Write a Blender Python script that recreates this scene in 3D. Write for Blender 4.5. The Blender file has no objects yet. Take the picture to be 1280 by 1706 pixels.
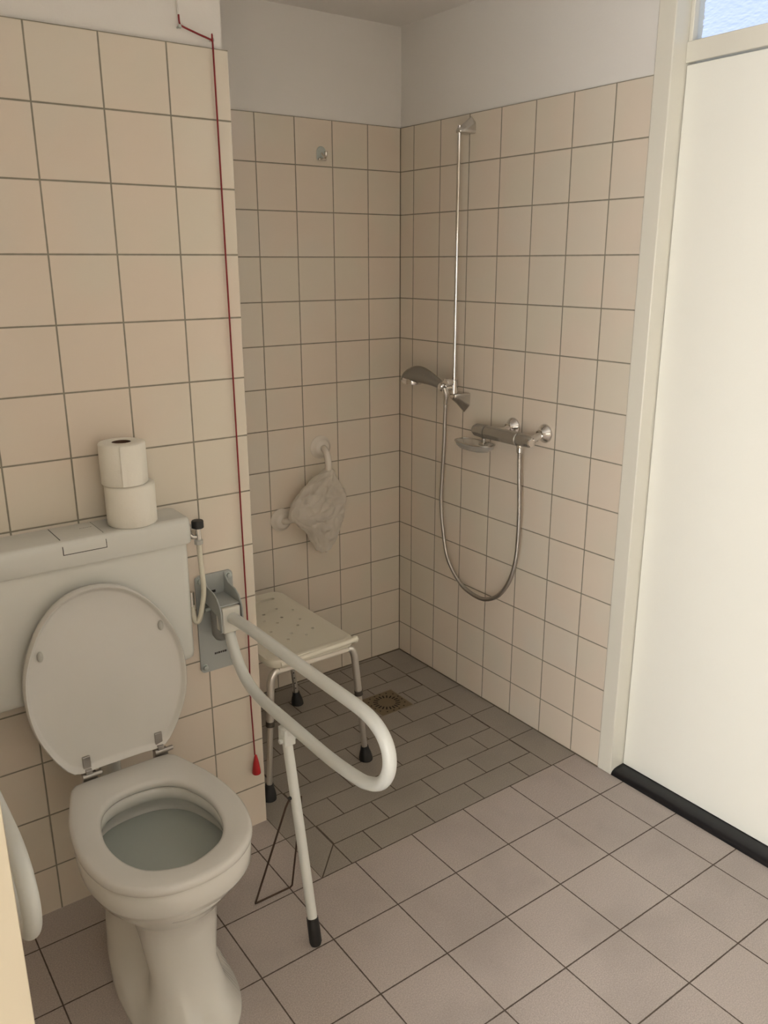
import bpy, bmesh, math, random
from mathutils import Vector, Matrix
random.seed(7)
PI = math.pi
scene = bpy.context.scene
COL = scene.collection

# ------------------------------------------------------------------ camera
F_PX = 1388.0888
cam_d = bpy.data.cameras.new('camera'); cam = bpy.data.objects.new('camera', cam_d); COL.objects.link(cam)
cam_d.sensor_fit = 'HORIZONTAL'; cam_d.sensor_width = 36.0
cam_d.lens = F_PX * 36.0 / 1280.0
cam_d.clip_start = 0.02; cam_d.clip_end = 100
yaw, pitch, roll = -0.6275, -0.2912, -0.0028
fwd = Vector((-math.sin(yaw)*math.cos(pitch), math.cos(yaw)*math.cos(pitch), math.sin(pitch)))
rt = Vector((math.cos(yaw), math.sin(yaw), 0)); up = rt.cross(fwd)
r2 = rt*math.cos(roll) + up*math.sin(roll); u2 = -rt*math.sin(roll) + up*math.cos(roll)
M = Matrix.Identity(4)
for i in range(3):
    M[i][0] = r2[i]; M[i][1] = u2[i]; M[i][2] = -fwd[i]
M[0][3], M[1][3], M[2][3] = -1.9941, -2.6396, 1.6133
cam.matrix_world = M
scene.camera = cam

# ------------------------------------------------------------------ world, exposure, main light levels
SKY_STRENGTH = 1.35
WINDOW_STRENGTH = 1.6
SIDE_STRENGTH = 23.0
scene.view_settings.view_transform = 'Standard'
scene.view_settings.look = 'None'
scene.view_settings.gamma = 1.0
scene.view_settings.use_curve_mapping = False
scene.view_settings.exposure = -0.10
w = bpy.data.worlds.new('world'); scene.world = w; w.use_nodes = True
nt = w.node_tree; nt.nodes.clear()
wo = nt.nodes.new('ShaderNodeOutputWorld'); bg = nt.nodes.new('ShaderNodeBackground')
tc = nt.nodes.new('ShaderNodeTexCoord'); sp = nt.nodes.new('ShaderNodeSeparateXYZ'); cr = nt.nodes.new('ShaderNodeValToRGB')
nt.links.new(tc.outputs['Generated'], sp.inputs[0]); nt.links.new(sp.outputs['Z'], cr.inputs[0])
cr.color_ramp.elements[0].position = 0.0; cr.color_ramp.elements[0].color = (0.80, 0.88, 1.0, 1)
cr.color_ramp.elements[1].position = 0.5; cr.color_ramp.elements[1].color = (0.42, 0.56, 0.85, 1)
nt.links.new(cr.outputs[0], bg.inputs[0]); bg.inputs[1].default_value = SKY_STRENGTH
nt.links.new(bg.outputs[0], wo.inputs[0])

# ------------------------------------------------------------------ node helpers
class NG:
    def __init__(s, name):
        s.m = bpy.data.materials.new(name); s.m.use_nodes = True
        s.t = s.m.node_tree; s.t.nodes.clear()
        s.out = s.t.nodes.new('ShaderNodeOutputMaterial')
    def n(s, kind, **kw):
        x = s.t.nodes.new(kind)
        for k, v in kw.items(): setattr(x, k, v)
        return x
    def l(s, a, b): s.t.links.new(a, b)
    def put(s, sock, v):
        if isinstance(v, bpy.types.NodeSocket): s.l(v, sock)
        elif v is not None: sock.default_value = v
    def ma(s, op, a, b=None, c=None):
        x = s.n('ShaderNodeMath', operation=op)
        s.put(x.inputs[0], a); s.put(x.inputs[1], b); s.put(x.inputs[2], c)
        return x.outputs[0]
    def pos(s):
        t = s.n('ShaderNodeTexCoord'); q = s.n('ShaderNodeSeparateXYZ'); s.l(t.outputs['Object'], q.inputs[0])
        s.vec = t.outputs['Object']
        return q.outputs[0], q.outputs[1], q.outputs[2]
    def dist(s, v, off, p):                       # distance to the nearest line of a grid
        a = s.ma('DIVIDE', s.ma('SUBTRACT', v, off), p)
        return s.ma('MULTIPLY', s.ma('ABSOLUTE', s.ma('SUBTRACT', s.ma('FRACT', s.ma('ADD', a, 0.5)), 0.5)), p)
    def cell(s, v, off, p): return s.ma('FLOOR', s.ma('DIVIDE', s.ma('SUBTRACT', v, off), p))
    def ramp(s, v, a, b, o0, o1):
        x = s.n('ShaderNodeMapRange', interpolation_type='SMOOTHSTEP')
        s.put(x.inputs[0], v); x.inputs[1].default_value = a; x.inputs[2].default_value = b
        x.inputs[3].default_value = o0; x.inputs[4].default_value = o1
        return x.outputs[0]
    def noise(s, scale, detail=2, rough=0.5, vec=None):
        x = s.n('ShaderNodeTexNoise'); x.inputs['Scale'].default_value = scale; x.inputs['Detail'].default_value = detail
        x.inputs['Roughness'].default_value = rough
        s.l(vec if vec is not None else s.vec, x.inputs['Vector'])
        return x.outputs[0]
    def mix(s, f, a, b):
        x = s.n('ShaderNodeMix', data_type='RGBA'); s.put(x.inputs[0], f)
        for sock, v in ((x.inputs[6], a), (x.inputs[7], b)):
            if isinstance(v, bpy.types.NodeSocket): s.l(v, sock)
            else: sock.default_value = (*v, 1)
        return x.outputs[2]
    def bump(s, h, strength, dist, normal=None):
        x = s.n('ShaderNodeBump'); x.inputs['Strength'].default_value = strength; x.inputs['Distance'].default_value = dist
        s.l(h, x.inputs['Height'])
        if normal is not None: s.l(normal, x.inputs['Normal'])
        return x.outputs[0]
    def bsdf(s, color, rough=0.5, metal=0.0, normal=None, **kw):
        b = s.n('ShaderNodeBsdfPrincipled')
        if isinstance(color, bpy.types.NodeSocket): s.l(color, b.inputs['Base Color'])
        else: b.inputs['Base Color'].default_value = (*color, 1)
        s.put(b.inputs['Roughness'], rough); b.inputs['Metallic'].default_value = metal
        if normal is not None: s.l(normal, b.inputs['Normal'])
        for k, v in kw.items(): s.put(b.inputs[k], v)
        s.l(b.outputs[0], s.out.inputs[0])
        return b

def simple(name, color, rough=0.4, metal=0.0, nscale=None, nstr=0.1, vary=0.0, **kw):
    g = NG(name); g.pos(); nrm = None; c = color
    if nscale: nrm = g.bump(g.noise(nscale, 3), nstr, 0.002)
    if vary:
        c = g.mix(g.noise(6, 3), tuple(x*(1-vary) for x in color), tuple(min(1, x*(1+vary)) for x in color))
    g.bsdf(c, rough, metal, nrm, **kw)
    return g.m

PITCH = 0.15; ZT = 2.0816
def wall_tile(name, axis, off, p):
    g = NG(name); P = g.pos(); u = P[axis]; z = P[2]
    d = g.ma('MINIMUM', g.dist(u, off, p), g.dist(z, ZT, PITCH))
    wob = g.ma('MULTIPLY', g.ma('SUBTRACT', g.noise(60, 2), 0.5), 0.0008)
    d = g.ma('ADD', d, wob)
    face = g.ramp(d, 0.0013, 0.0025, 0, 1)                  # 0 in the joint, 1 on the tile
    cv = g.n('ShaderNodeCombineXYZ'); g.l(g.cell(u, off, p), cv.inputs[0]); g.l(g.cell(z, ZT, PITCH), cv.inputs[1])
    wn = g.n('ShaderNodeTexWhiteNoise'); g.l(cv.outputs[0], wn.inputs[0])
    tile = g.mix(wn.outputs[0], (0.675, 0.61, 0.505), (0.685, 0.615, 0.525))
    cloud = g.mix(g.ramp(g.noise(3.5, 2), 0.4, 0.6, 0, 1), tile, (0.70, 0.605, 0.505))
    gr = g.mix(g.noise(14, 4), (0.19, 0.172, 0.13), (0.285, 0.26, 0.20))
    col = g.mix(face, gr, cloud)
    rough = g.ramp(face, 0, 1, 0.8, 0.16)
    edge = g.ramp(d, 0.0008, 0.004, 0, 1)
    n1 = g.bump(edge, 0.5, 0.0012)
    n2 = g.bump(g.noise(9, 2), 0.10, 0.004, n1)
    n3 = g.bump(g.noise(220, 2), 0.05, 0.0005, n2)
    g.bsdf(col, rough, 0, n3)
    return g.m

def floor_mat(kind):
    g = NG('floor_tile_' + kind); x, y, z = g.pos()
    if kind == 'square':
        cu, cvv = g.cell(x, -0.111, 0.2), g.cell(y, -1.004, 0.2)
        d = g.ma('MINIMUM', g.dist(x, -0.111, 0.2), g.dist(y, -1.004, 0.2))
        a, b = (0.360, 0.312, 0.286), (0.392, 0.342, 0.314)
    else:
        row = g.cell(y, -1.004, 0.0985)
        sh = g.ma('MULTIPLY', g.ma('MODULO', g.ma('ADD', row, 40.0), 2.0), 0.0995)
        xs = g.ma('ADD', x, sh)
        db = g.ma('MINIMUM', g.dist(xs, -0.2215, 0.199), g.dist(y, -1.004, 0.0985))
        cu, cvv = g.cell(xs, -0.2215, 0.199), row
        dr = g.dist(y, -1.004, 0.2)                       # border tiles along the wall and along the toilet side
        inb = g.ma('GREATER_THAN', x, -0.119)
        inl = g.ma('LESS_THAN', x, -0.921)
        diag = g.ma('MULTIPLY', g.ma('ABSOLUTE', g.ma('SUBTRACT', g.ma('SUBTRACT', x, y), -0.016)), 0.707)
        dl = g.ma('MINIMUM', dr, g.ma('ADD', diag, g.ma('MULTIPLY', g.ma('GREATER_THAN', y, -0.9), 1.0)))
        f1 = g.ma('ADD', g.ma('MULTIPLY', inb, dr), g.ma('MULTIPLY', g.ma('SUBTRACT', 1.0, inb), db))
        f2 = g.ma('ADD', g.ma('MULTIPLY', inl, dl), g.ma('MULTIPLY', g.ma('SUBTRACT', 1.0, inl), f1))
        lines = g.ma('MINIMUM', g.ma('ABSOLUTE', g.ma('SUBTRACT', x, -0.119)), g.ma('ABSOLUTE', g.ma('SUBTRACT', x, -0.921)))
        lines = g.ma('MINIMUM', lines, g.ma('ABSOLUTE', g.ma('SUBTRACT', x, -1.022)))
        d = g.ma('MINIMUM', f2, lines)
        a, b = (0.252, 0.224, 0.193), (0.280, 0.250, 0.217)
    d = g.ma('ADD', d, g.ma('MULTIPLY', g.ma('SUBTRACT', g.noise(70, 3), 0.5), 0.0014))
    face = g.ramp(d, 0.0010, 0.0024, 0, 1)
    cv = g.n('ShaderNodeCombineXYZ'); g.l(cu, cv.inputs[0]); g.l(cvv, cv.inputs[1])
    wn = g.n('ShaderNodeTexWhiteNoise'); g.l(cv.outputs[0], wn.inputs[0])
    base = g.mix(wn.outputs[0], a, b)
    spk = g.ramp(g.noise(320, 3, 0.7), 0.35, 0.7, 0, 1)
    base = g.mix(spk, base, tuple(v*1.35 for v in b))
    base = g.mix(g.ramp(g.noise(110, 4, 0.75), 0.62, 0.74, 0, 0.5), base, tuple(v*0.45 for v in a))
    base = g.mix(g.ramp(g.noise(4, 4), 0.42, 0.7, 0, 0.35), base, tuple(v*0.78 for v in a))
    col = g.mix(face, (0.085, 0.065, 0.05), base)
    rough = g.ma('ADD', g.ramp(face, 0, 1, 0.9, 0.30), g.ma('MULTIPLY', g.noise(35, 3), 0.12))
    n1 = g.bump(face, 0.6, 0.0012); n2 = g.bump(g.noise(260, 3, 0.65), 0.22, 0.0012, n1)
    g.bsdf(col, rough, 0, n2)
    return g.m

def plaster_mat():
    g = NG('white_plaster'); g.pos()
    h = g.noise(160, 4, 0.6); n1 = g.bump(h, 0.25, 0.0015); n2 = g.bump(g.noise(12, 3), 0.25, 0.006, n1)
    col = g.mix(g.noise(2.2, 3), (0.74, 0.71, 0.675), (0.78, 0.75, 0.715))
    g.bsdf(col, 0.85, 0, n2); return g.m

def frosted_mat():
    g = NG('patterned_glass'); g.pos()
    mp = g.n('ShaderNodeMapping'); g.l(g.vec, mp.inputs[0]); mp.inputs['Rotation'].default_value = (0.6, 0, 0); mp.inputs['Scale'].default_value = (1, 0.55, 1.2)
    h = g.noise(75, 1.5, 0.5, mp.outputs[0]); n1 = g.bump(h, 0.45, 0.006)
    b = g.bsdf((0.93, 0.96, 1.0), 0.12, 0, n1); b.inputs['Transmission Weight'].default_value = 1.0; b.inputs['IOR'].default_value = 1.45
    return g.m

def emit_mat(name, color, strength):
    g = NG(name); e = g.n('ShaderNodeEmission'); e.inputs[0].default_value = (*color, 1); e.inputs[1].default_value = strength
    g.l(e.outputs[0], g.out.inputs[0]); return g.m

def bag_mat():
    g = NG('translucent_plastic_film'); g.pos()
    h = g.noise(30, 5, 0.7); n1 = g.bump(h, 0.55, 0.006)
    p = g.n('ShaderNodeBsdfPrincipled'); p.inputs['Base Color'].default_value = (0.90, 0.86, 0.80, 1)
    p.inputs['Roughness'].default_value = 0.28; g.l(n1, p.inputs['Normal'])
    tl = g.n('ShaderNodeBsdfTranslucent'); tl.inputs[0].default_value = (0.85, 0.80, 0.72, 1); g.l(n1, tl.inputs['Normal'])
    tr = g.n('ShaderNodeBsdfTransparent'); tr.inputs[0].default_value = (0.97, 0.96, 0.94, 1)
    m1 = g.n('ShaderNodeMixShader'); m1.inputs[0].default_value = 0.45; g.l(p.outputs[0], m1.inputs[1]); g.l(tl.outputs[0], m1.inputs[2])
    m2 = g.n('ShaderNodeMixShader'); g.l(g.ramp(g.noise(9, 2), 0.35, 0.65, 0.40, 0.28), m2.inputs[0]); g.l(m1.outputs[0], m2.inputs[1]); g.l(tr.outputs[0], m2.inputs[2])
    g.l(m2.outputs[0], g.out.inputs[0]); return g.m

M_ = {}
M_['tile_back'] = wall_tile('cream_tile_back', 0, -0.147, 0.15)
M_['tile_right'] = wall_tile('cream_tile_right', 1, -0.0797, 0.15)
M_['tile_toilet'] = wall_tile('cream_tile_toilet', 0, -1.1737, 0.1508)
M_['floor_sq'] = floor_mat('square'); M_['floor_br'] = floor_mat('bond')
M_['plaster'] = plaster_mat()
M_['grey_plaster'] = simple('grey_smeared_plaster', (0.70, 0.685, 0.645), 0.8, nscale=90, nstr=0.3, vary=0.06)
M_['door'] = simple('cream_door_lacquer', (0.83, 0.815, 0.745), 0.32, nscale=140, nstr=0.04, vary=0.01)
M_['casing'] = simple('cream_frame_lacquer', (0.72, 0.69, 0.605), 0.35, nscale=80, nstr=0.06, vary=0.02)
M_['leaf'] = simple('yellowed_cream_lacquer', (0.64, 0.565, 0.43), 0.4, nscale=80, nstr=0.05, vary=0.02)
M_['rubber_sill'] = simple('black_sill', (0.006, 0.006, 0.008), 0.28, nscale=120, nstr=0.08)
M_['glass'] = frosted_mat()
M_['window_light'] = emit_mat('daylit_pane', (1.0, 0.945, 0.83), WINDOW_STRENGTH)
M_['window_light_side'] = emit_mat('daylit_side_pane', (0.99, 1.0, 0.985), SIDE_STRENGTH)
M_['porcelain'] = simple('white_porcelain', (0.68, 0.665, 0.62), 0.10, nscale=5, nstr=0.03)
M_['seat'] = simple('white_seat_plastic', (0.64, 0.62, 0.58), 0.26, nscale=60, nstr=0.02)
M_['cistern'] = simple('white_cistern_plastic', (0.64, 0.635, 0.59), 0.25, nscale=70, nstr=0.03, vary=0.01)
M_['grey_plastic'] = simple('grey_buffer_plastic', (0.46, 0.45, 0.41), 0.5, vary=0.03)
M_['chrome'] = simple('chrome', (0.72, 0.70, 0.68), 0.05, 1.0, nscale=12, nstr=0.02)
M_['satin_chrome'] = simple('worn_satin_chrome', (0.62, 0.60, 0.565), 0.24, 1.0, nscale=150, nstr=0.1, vary=0.06)
M_['hinge_metal'] = simple('brushed_hinge_metal', (0.44, 0.42, 0.40), 0.3, 1.0, nscale=200, nstr=0.1)
M_['aluminium'] = simple('anodised_aluminium', (0.70, 0.67, 0.62), 0.30, 0.85, nscale=200, nstr=0.05)
M_['rail_white'] = simple('white_powder_coat', (0.66, 0.67, 0.635), 0.28, nscale=120, nstr=0.05)
M_['rail_cream'] = simple('cream_powder_coat', (0.66, 0.64, 0.57), 0.3, nscale=120, nstr=0.05)
M_['plate_grey'] = simple('grey_powder_coat', (0.37, 0.385, 0.37), 0.4, nscale=120, nstr=0.08, vary=0.03)
M_['plate_dark'] = simple('dark_grey_metal', (0.25, 0.25, 0.235), 0.45, nscale=120, nstr=0.08)
M_['bolt'] = simple('zinc_bolt', (0.50, 0.55, 0.53), 0.3, 0.9)
M_['black'] = simple('black_rubber', (0.012, 0.012, 0.012), 0.5, nscale=90, nstr=0.1)
M_['dark_ring'] = simple('dark_brown_ring', (0.05, 0.04, 0.032), 0.5)
M_['hole'] = simple('shadowed_hole', (0.02, 0.017, 0.014), 0.9)
M_['wire'] = simple('rusty_wire', (0.075, 0.045, 0.03), 0.6, 0.4, nscale=300, nstr=0.3)
M_['stool_seat'] = simple('cream_moulded_plastic', (0.74, 0.70, 0.59), 0.38, nscale=180, nstr=0.08)
M_['white_hose'] = simple('yellowed_white_hose', (0.68, 0.64, 0.52), 0.35, nscale=90, nstr=0.05)
M_['cup'] = simple('white_suction_plastic', (0.74, 0.68, 0.60), 0.25, nscale=40, nstr=0.05)
M_['red_cord'] = simple('red_cord', (0.24, 0.010, 0.014), 0.55, nscale=600, nstr=0.4)
M_['red'] = simple('red_plastic', (0.42, 0.010, 0.014), 0.3)
M_['white_cord'] = simple('painted_over_cord', (0.72, 0.69, 0.65), 0.7)
M_['paper'] = simple('white_tissue_paper', (0.80, 0.765, 0.68), 0.95, nscale=260, nstr=0.35, vary=0.015)
M_['card'] = simple('brown_cardboard', (0.10, 0.055, 0.035), 0.9)
M_['drain'] = simple('tarnished_brass', (0.22, 0.17, 0.11), 0.5, 0.5, nscale=160, nstr=0.3, vary=0.12)
M_['drain_rim'] = simple('dull_steel_rim', (0.32, 0.29, 0.24), 0.45, 0.5)
M_['bag'] = bag_mat()
M_['mixer_metal'] = simple('limescaled_chrome', (0.42, 0.40, 0.365), 0.26, 0.8, nscale=150, nstr=0.1, vary=0.06)
M_['grey_chrome'] = simple('grey_chromed_plastic', (0.27, 0.255, 0.23), 0.22, 0.55, nscale=90, nstr=0.05, vary=0.05)
M_['hose_metal'] = simple('corrugated_steel', (0.48, 0.455, 0.42), 0.34, 1.0)
M_['joint'] = simple('brown_joint', (0.135, 0.110, 0.078), 0.85)
M_['ink'] = simple('dark_print', (0.05, 0.045, 0.04), 0.6)
M_['ink_grey'] = simple('grey_print', (0.25, 0.24, 0.22), 0.6)
gw = NG('toilet_water'); gw.pos()
bw = gw.bsdf((0.72, 0.76, 0.71), 0.03, 0, gw.bump(gw.noise(25, 2), 0.06, 0.003)); bw.inputs['Transmission Weight'].default_value = 0.55; bw.inputs['IOR'].default_value = 1.33
M_['water'] = gw.m
gg = NG('clear_soap_dish_plastic'); gg.pos()
bb = gg.bsdf((0.80, 0.78, 0.74), 0.06, 0, gg.bump(gg.noise(90, 2), 0.25, 0.002)); bb.inputs['Transmission Weight'].default_value = 0.75; bb.inputs['IOR'].default_value = 1.45
M_['clear'] = gg.m

# ------------------------------------------------------------------ geometry helpers
class MB:
    def __init__(s): s.v = []; s.f = []; s.mi = []
    def add(s, vs, fs, mi=0):
        o = len(s.v); s.v += [tuple(p) for p in vs]
        for f in fs: s.f.append([o+i for i in f]); s.mi.append(mi)
        return s
    def box(s, x0, x1, y0, y1, z0, z1, mi=0):
        x0, x1 = sorted((x0, x1)); y0, y1 = sorted((y0, y1)); z0, z1 = sorted((z0, z1))
        return s.add([(x0,y0,z0),(x1,y0,z0),(x1,y1,z0),(x0,y1,z0),(x0,y0,z1),(x1,y0,z1),(x1,y1,z1),(x0,y1,z1)],
              [(0,3,2,1),(4,5,6,7),(0,1,5,4),(1,2,6,5),(2,3,7,6),(3,0,4,7)], mi)
    def loft(s, rings, cap0=True, cap1=True, closed=True, mi=0):
        n = len(rings[0]); vs = [p for r in rings for p in r]; fs = []
        for i in range(len(rings)-1):
            for j in range(n if closed else n-1):
                k = (j+1) % n; fs.append((i*n+j, i*n+k, (i+1)*n+k, (i+1)*n+j))
        if cap0: fs.append(tuple(reversed(range(n))))
        if cap1: fs.append(tuple((len(rings)-1)*n+j for j in range(n)))
        return s.add(vs, fs, mi)
    def tube(s, path, r, n=16, cap=True, mi=0):
        P = [Vector(p) for p in path]; R = r if isinstance(r, (list, tuple)) else [r]*len(P)
        rings = []; prev = None
        for i, p in enumerate(P):
            if i == 0: t = P[1]-P[0]
            elif i == len(P)-1: t = P[-1]-P[-2]
            else: t = (P[i+1]-P[i]).normalized() + (P[i]-P[i-1]).normalized()
            if t.length < 1e-9: t = Vector((0,0,1))
            t.normalize()
            if prev is None:
                a = Vector((0,0,1)) if abs(t.z) < 0.9 else Vector((1,0,0))
                u = t.cross(a).normalized()
            else: u = (prev - t*prev.dot(t)).normalized()
            prev = u; v = t.cross(u)
            rings.append([tuple(p + (u*math.cos(2*PI*k/n) + v*math.sin(2*PI*k/n))*R[i]) for k in range(n)])
        return s.loft(rings, cap, cap, True, mi)
    def lathe(s, c, axis, prof, n=24, mi=0, cap=True):   # prof: (along, radius)
        c = Vector(c); a = Vector(axis).normalized()
        b = Vector((0,0,1)) if abs(a.z) < 0.9 else Vector((1,0,0))
        u = a.cross(b).normalized(); v = a.cross(u)
        rings = [[tuple(c + a*h + (u*math.cos(2*PI*k/n) + v*math.sin(2*PI*k/n))*max(r, 1e-5)) for k in range(n)] for h, r in prof]
        return s.loft(rings, cap, cap, True, mi)
    def prism(s, pts, fn0, fn1, mi=0):
        return s.loft([[fn0(p) for p in pts], [fn1(p) for p in pts]], True, True, True, mi)

def wloc(o):
    p = Vector(o.location)
    while o.parent: o = o.parent; p += Vector(o.location)
    return p
def build(name, mb, mats, parent=None, bevel=0.0, seg=2, subd=0, smooth=True, angle=35, loc=None):
    base = Vector(loc) if loc is not None else (wloc(parent) if parent else Vector((0,0,0)))
    me = bpy.data.meshes.new(name)
    me.from_pydata([tuple(Vector(p)-base) for p in mb.v], [], mb.f)
    if not isinstance(mats, (list, tuple)): mats = [mats]
    for m in mats: me.materials.append(M_[m])
    for p, i in zip(me.polygons, mb.mi): p.material_index = i
    bm = bmesh.new(); bm.from_mesh(me); bmesh.ops.recalc_face_normals(bm, faces=bm.faces)
    bm.to_mesh(me); bm.free()
    if smooth:
        me.polygons.foreach_set('use_smooth', [True]*len(me.polygons)); me.set_sharp_from_angle(angle=math.radians(angle))
    o = bpy.data.objects.new(name, me); COL.objects.link(o)
    if parent: o.parent = parent
    if loc is not None: o.location = base - (wloc(parent) if parent else Vector((0,0,0)))
    if bevel:
        m = o.modifiers.new('bevel', 'BEVEL'); m.width = bevel; m.segments = seg; m.limit_method = 'ANGLE'; m.angle_limit = math.radians(40)
        m.harden_normals = False
    if subd:
        m = o.modifiers.new('subdivision', 'SUBSURF'); m.levels = subd; m.render_levels = subd
    return o
def bake(o):                                   # turn modifiers into plain mesh
    bpy.context.view_layer.update()
    ev = o.evaluated_get(bpy.context.evaluated_depsgraph_get())
    me = bpy.data.meshes.new_from_object(ev); o.modifiers.clear(); o.data = me
def cut(o, mb):
    c = build('cutter', mb, 'hole', o, smooth=False)
    md = o.modifiers.new('cut', 'BOOLEAN'); md.operation = 'DIFFERENCE'; md.object = c; md.solver = 'EXACT'
    bake(o); bpy.data.objects.remove(c)
def thing(name, loc, label, cat, group=None):
    o = bpy.data.objects.new(name, None); COL.objects.link(o); o.location = loc; o.empty_display_size = 0.05
    o['label'] = label; o['category'] = cat
    if group: o['group'] = group
    return o
def tag(o, label, cat, group=None):
    o['label'] = label; o['category'] = cat
    if group: o['group'] = group
    return o
def struct(name, mb, mats, parent=None, **kw):
    o = build(name, mb, mats, parent, **kw)
    if not parent: o['kind'] = 'structure'
    return o
def smooth_path(pts, n=8, closed=False):      # Catmull-Rom
    P = [Vector(p) for p in pts]; out = []; m = len(P)
    rng = range(m if closed else m-1)
    for i in rng:
        if closed: a, b, c, d = P[(i-1) % m], P[i], P[(i+1) % m], P[(i+2) % m]
        else: a, b, c, d = P[max(i-1,0)], P[i], P[i+1], P[min(i+2,m-1)]
        for k in range(n):
            t = k/n
            out.append(0.5*((2*b) + (c-a)*t + (2*a-5*b+4*c-d)*t*t + (3*b-a-3*c+d)*t**3))
    if not closed: out.append(P[-1])
    return out
def resample(pts, n):
    P = [Vector(p) for p in pts]; P2 = P + [P[0]]; L = [0]
    for i in range(len(P)): L.append(L[-1] + (P2[i+1]-P2[i]).length)
    out = []; j = 0
    for k in range(n):
        s_ = L[-1]*k/n
        while L[j+1] < s_: j += 1
        f = (s_-L[j])/max(L[j+1]-L[j], 1e-9); out.append(P2[j].lerp(P2[j+1], f))
    return out
def sym(half, n=64, cx=0.0):                   # half outline (dx,y) from back centre to front centre -> closed ring
    full = [(cx+a, b, 0) for a, b in half] + [(cx-a, b, 0) for a, b in reversed(half[1:-1])]
    return resample(smooth_path(full, 6, True), n)
def scaled(ring, s, c, z): return [((p[0]-c[0])*s+c[0], (p[1]-c[1])*s+c[1], z) for p in ring]
def rounded_rect(x0, x1, y0, y1, r, n=6):
    pts = []
    for cx, cy, a0 in ((x1-r, y1-r, 0), (x0+r, y1-r, PI/2), (x0+r, y0+r, PI), (x1-r, y0+r, 1.5*PI)):
        for k in range(n+1):
            a = a0 + PI/2*k/n; pts.append((cx+r*math.cos(a), cy+r*math.sin(a)))
    return pts

# ================================================================== THE ROOM
CEIL = 2.41; XL = -2.95; YF = -3.35
mb = MB()
# floor: tiled areas as faces of one slab
def slab(mb, x0, x1, y0, y1, mi): mb.box(x0, x1, y0, y1, -0.06, 0.0, mi)
slab(mb, -1.022, 0.06, -1.004, 0.03, 1)
slab(mb, XL, -1.022, -1.004, 0.03, 0)
slab(mb, XL, 0.12, YF, -1.004, 0)
struct('floor', mb, ['floor_sq', 'floor_br'], smooth=False)
mb = MB(); mb.box(XL-0.1, 0.3, YF-0.1, 0.12, CEIL, CEIL+0.08); struct('ceiling', mb, 'plaster', smooth=False)
mb = MB(); mb.box(-1.04, 0.0, 0, 0.1, 0, ZT, 0); mb.box(-1.04, 0.006, 0.006, 0.1, ZT, CEIL, 1)
wb = struct('wall_back', mb, ['tile_back', 'plaster'], smooth=False)
mb = MB(); mb.box(-0.0022, 0.0, -0.0022, 0.0, 0, ZT); build('corner_joint', mb, 'joint', wb, smooth=False)
mb = MB(); mb.box(-1.024, 0.0, -0.0025, 0.0, 0, 0.003); build('floor_joint', mb, 'joint', wb, smooth=False)
# smeared repair on the top left tile of the back wall
sm = [(-0.988, 2.0816), (-0.905, 2.0816), (-0.9035, 2.00), (-0.905, 1.955), (-0.925, 1.953), (-0.955, 1.957), (-0.975, 1.945), (-0.998, 1.925), (-1.02, 1.93), (-1.02, 2.0816)]
mb = MB(); mb.prism(sm, lambda p: (p[0], 0.0, p[1]), lambda p: (p[0], -0.0012, p[1])); build('repair_smear', mb, 'grey_plaster', wb, smooth=False)
# toilet wall: plaster core with the tile layer standing 1 cm proud
mb = MB(); mb.box(XL, -1.034, -0.684, 0.0, ZT, CEIL, 1); mb.box(XL, -1.034, -0.684, 0.0, 0, ZT, 1)
mb.box(XL, -1.0245, -0.694, -0.684, 0, ZT, 0); mb.box(-1.034, -1.0245, -0.684, 0.0, 0, ZT, 2)
struct('wall_toilet', mb, ['tile_toilet', 'plaster', 'tile_right'], smooth=False)
# right wall with the door opening
DY0, DY1 = -2.10, -1.155
mb = MB(); mb.box(0, 0.1, -1.100, 0, 0, ZT, 0); mb.box(0.006, 0.1, -1.100, 0.006, ZT, CEIL, 1)
mb.box(0.006, 0.1, YF, DY0-0.055, ZT, CEIL, 1); mb.box(0, 0.1, YF, DY0-0.055, 0, ZT, 0)
wr = struct('wall_right', mb, ['tile_right', 'plaster'], smooth=False)
mb = MB(); mb.box(-0.0032, 0.0, -1.100, -0.0025, 0, 0.003); build('floor_joint', mb, 'joint', wr, smooth=False)
LY0, LY1, LZ0, LZ1 = -3.30, -2.45, 0.22, 1.90
mb = MB(); mb.box(XL-0.1, XL, LY1, 0, 0, CEIL); mb.box(XL-0.1, XL, YF, LY0, 0, CEIL)
mb.box(XL-0.1, XL, LY0, LY1, 0, LZ0); mb.box(XL-0.1, XL, LY0, LY1, LZ1, CEIL); struct('wall_left', mb, 'tile_right', smooth=False)
mb = MB(); a, b = XL-0.07, XL-0.01
mb.box(a, b, LY0, LY0+0.05, LZ0, LZ1); mb.box(a, b, LY1-0.05, LY1, LZ0, LZ1); mb.box(a, b, LY0, LY1, LZ0, LZ0+0.05); mb.box(a, b, LY0, LY1, LZ1-0.05, LZ1)
wl = struct('window_3', mb, 'casing', bevel=0.004)
mb = MB(); mb.box(XL-0.05, XL-0.04, LY0+0.03, LY1-0.03, LZ0+0.03, LZ1-0.03); build('pane', mb, 'window_light_side', wl, smooth=False)
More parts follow.
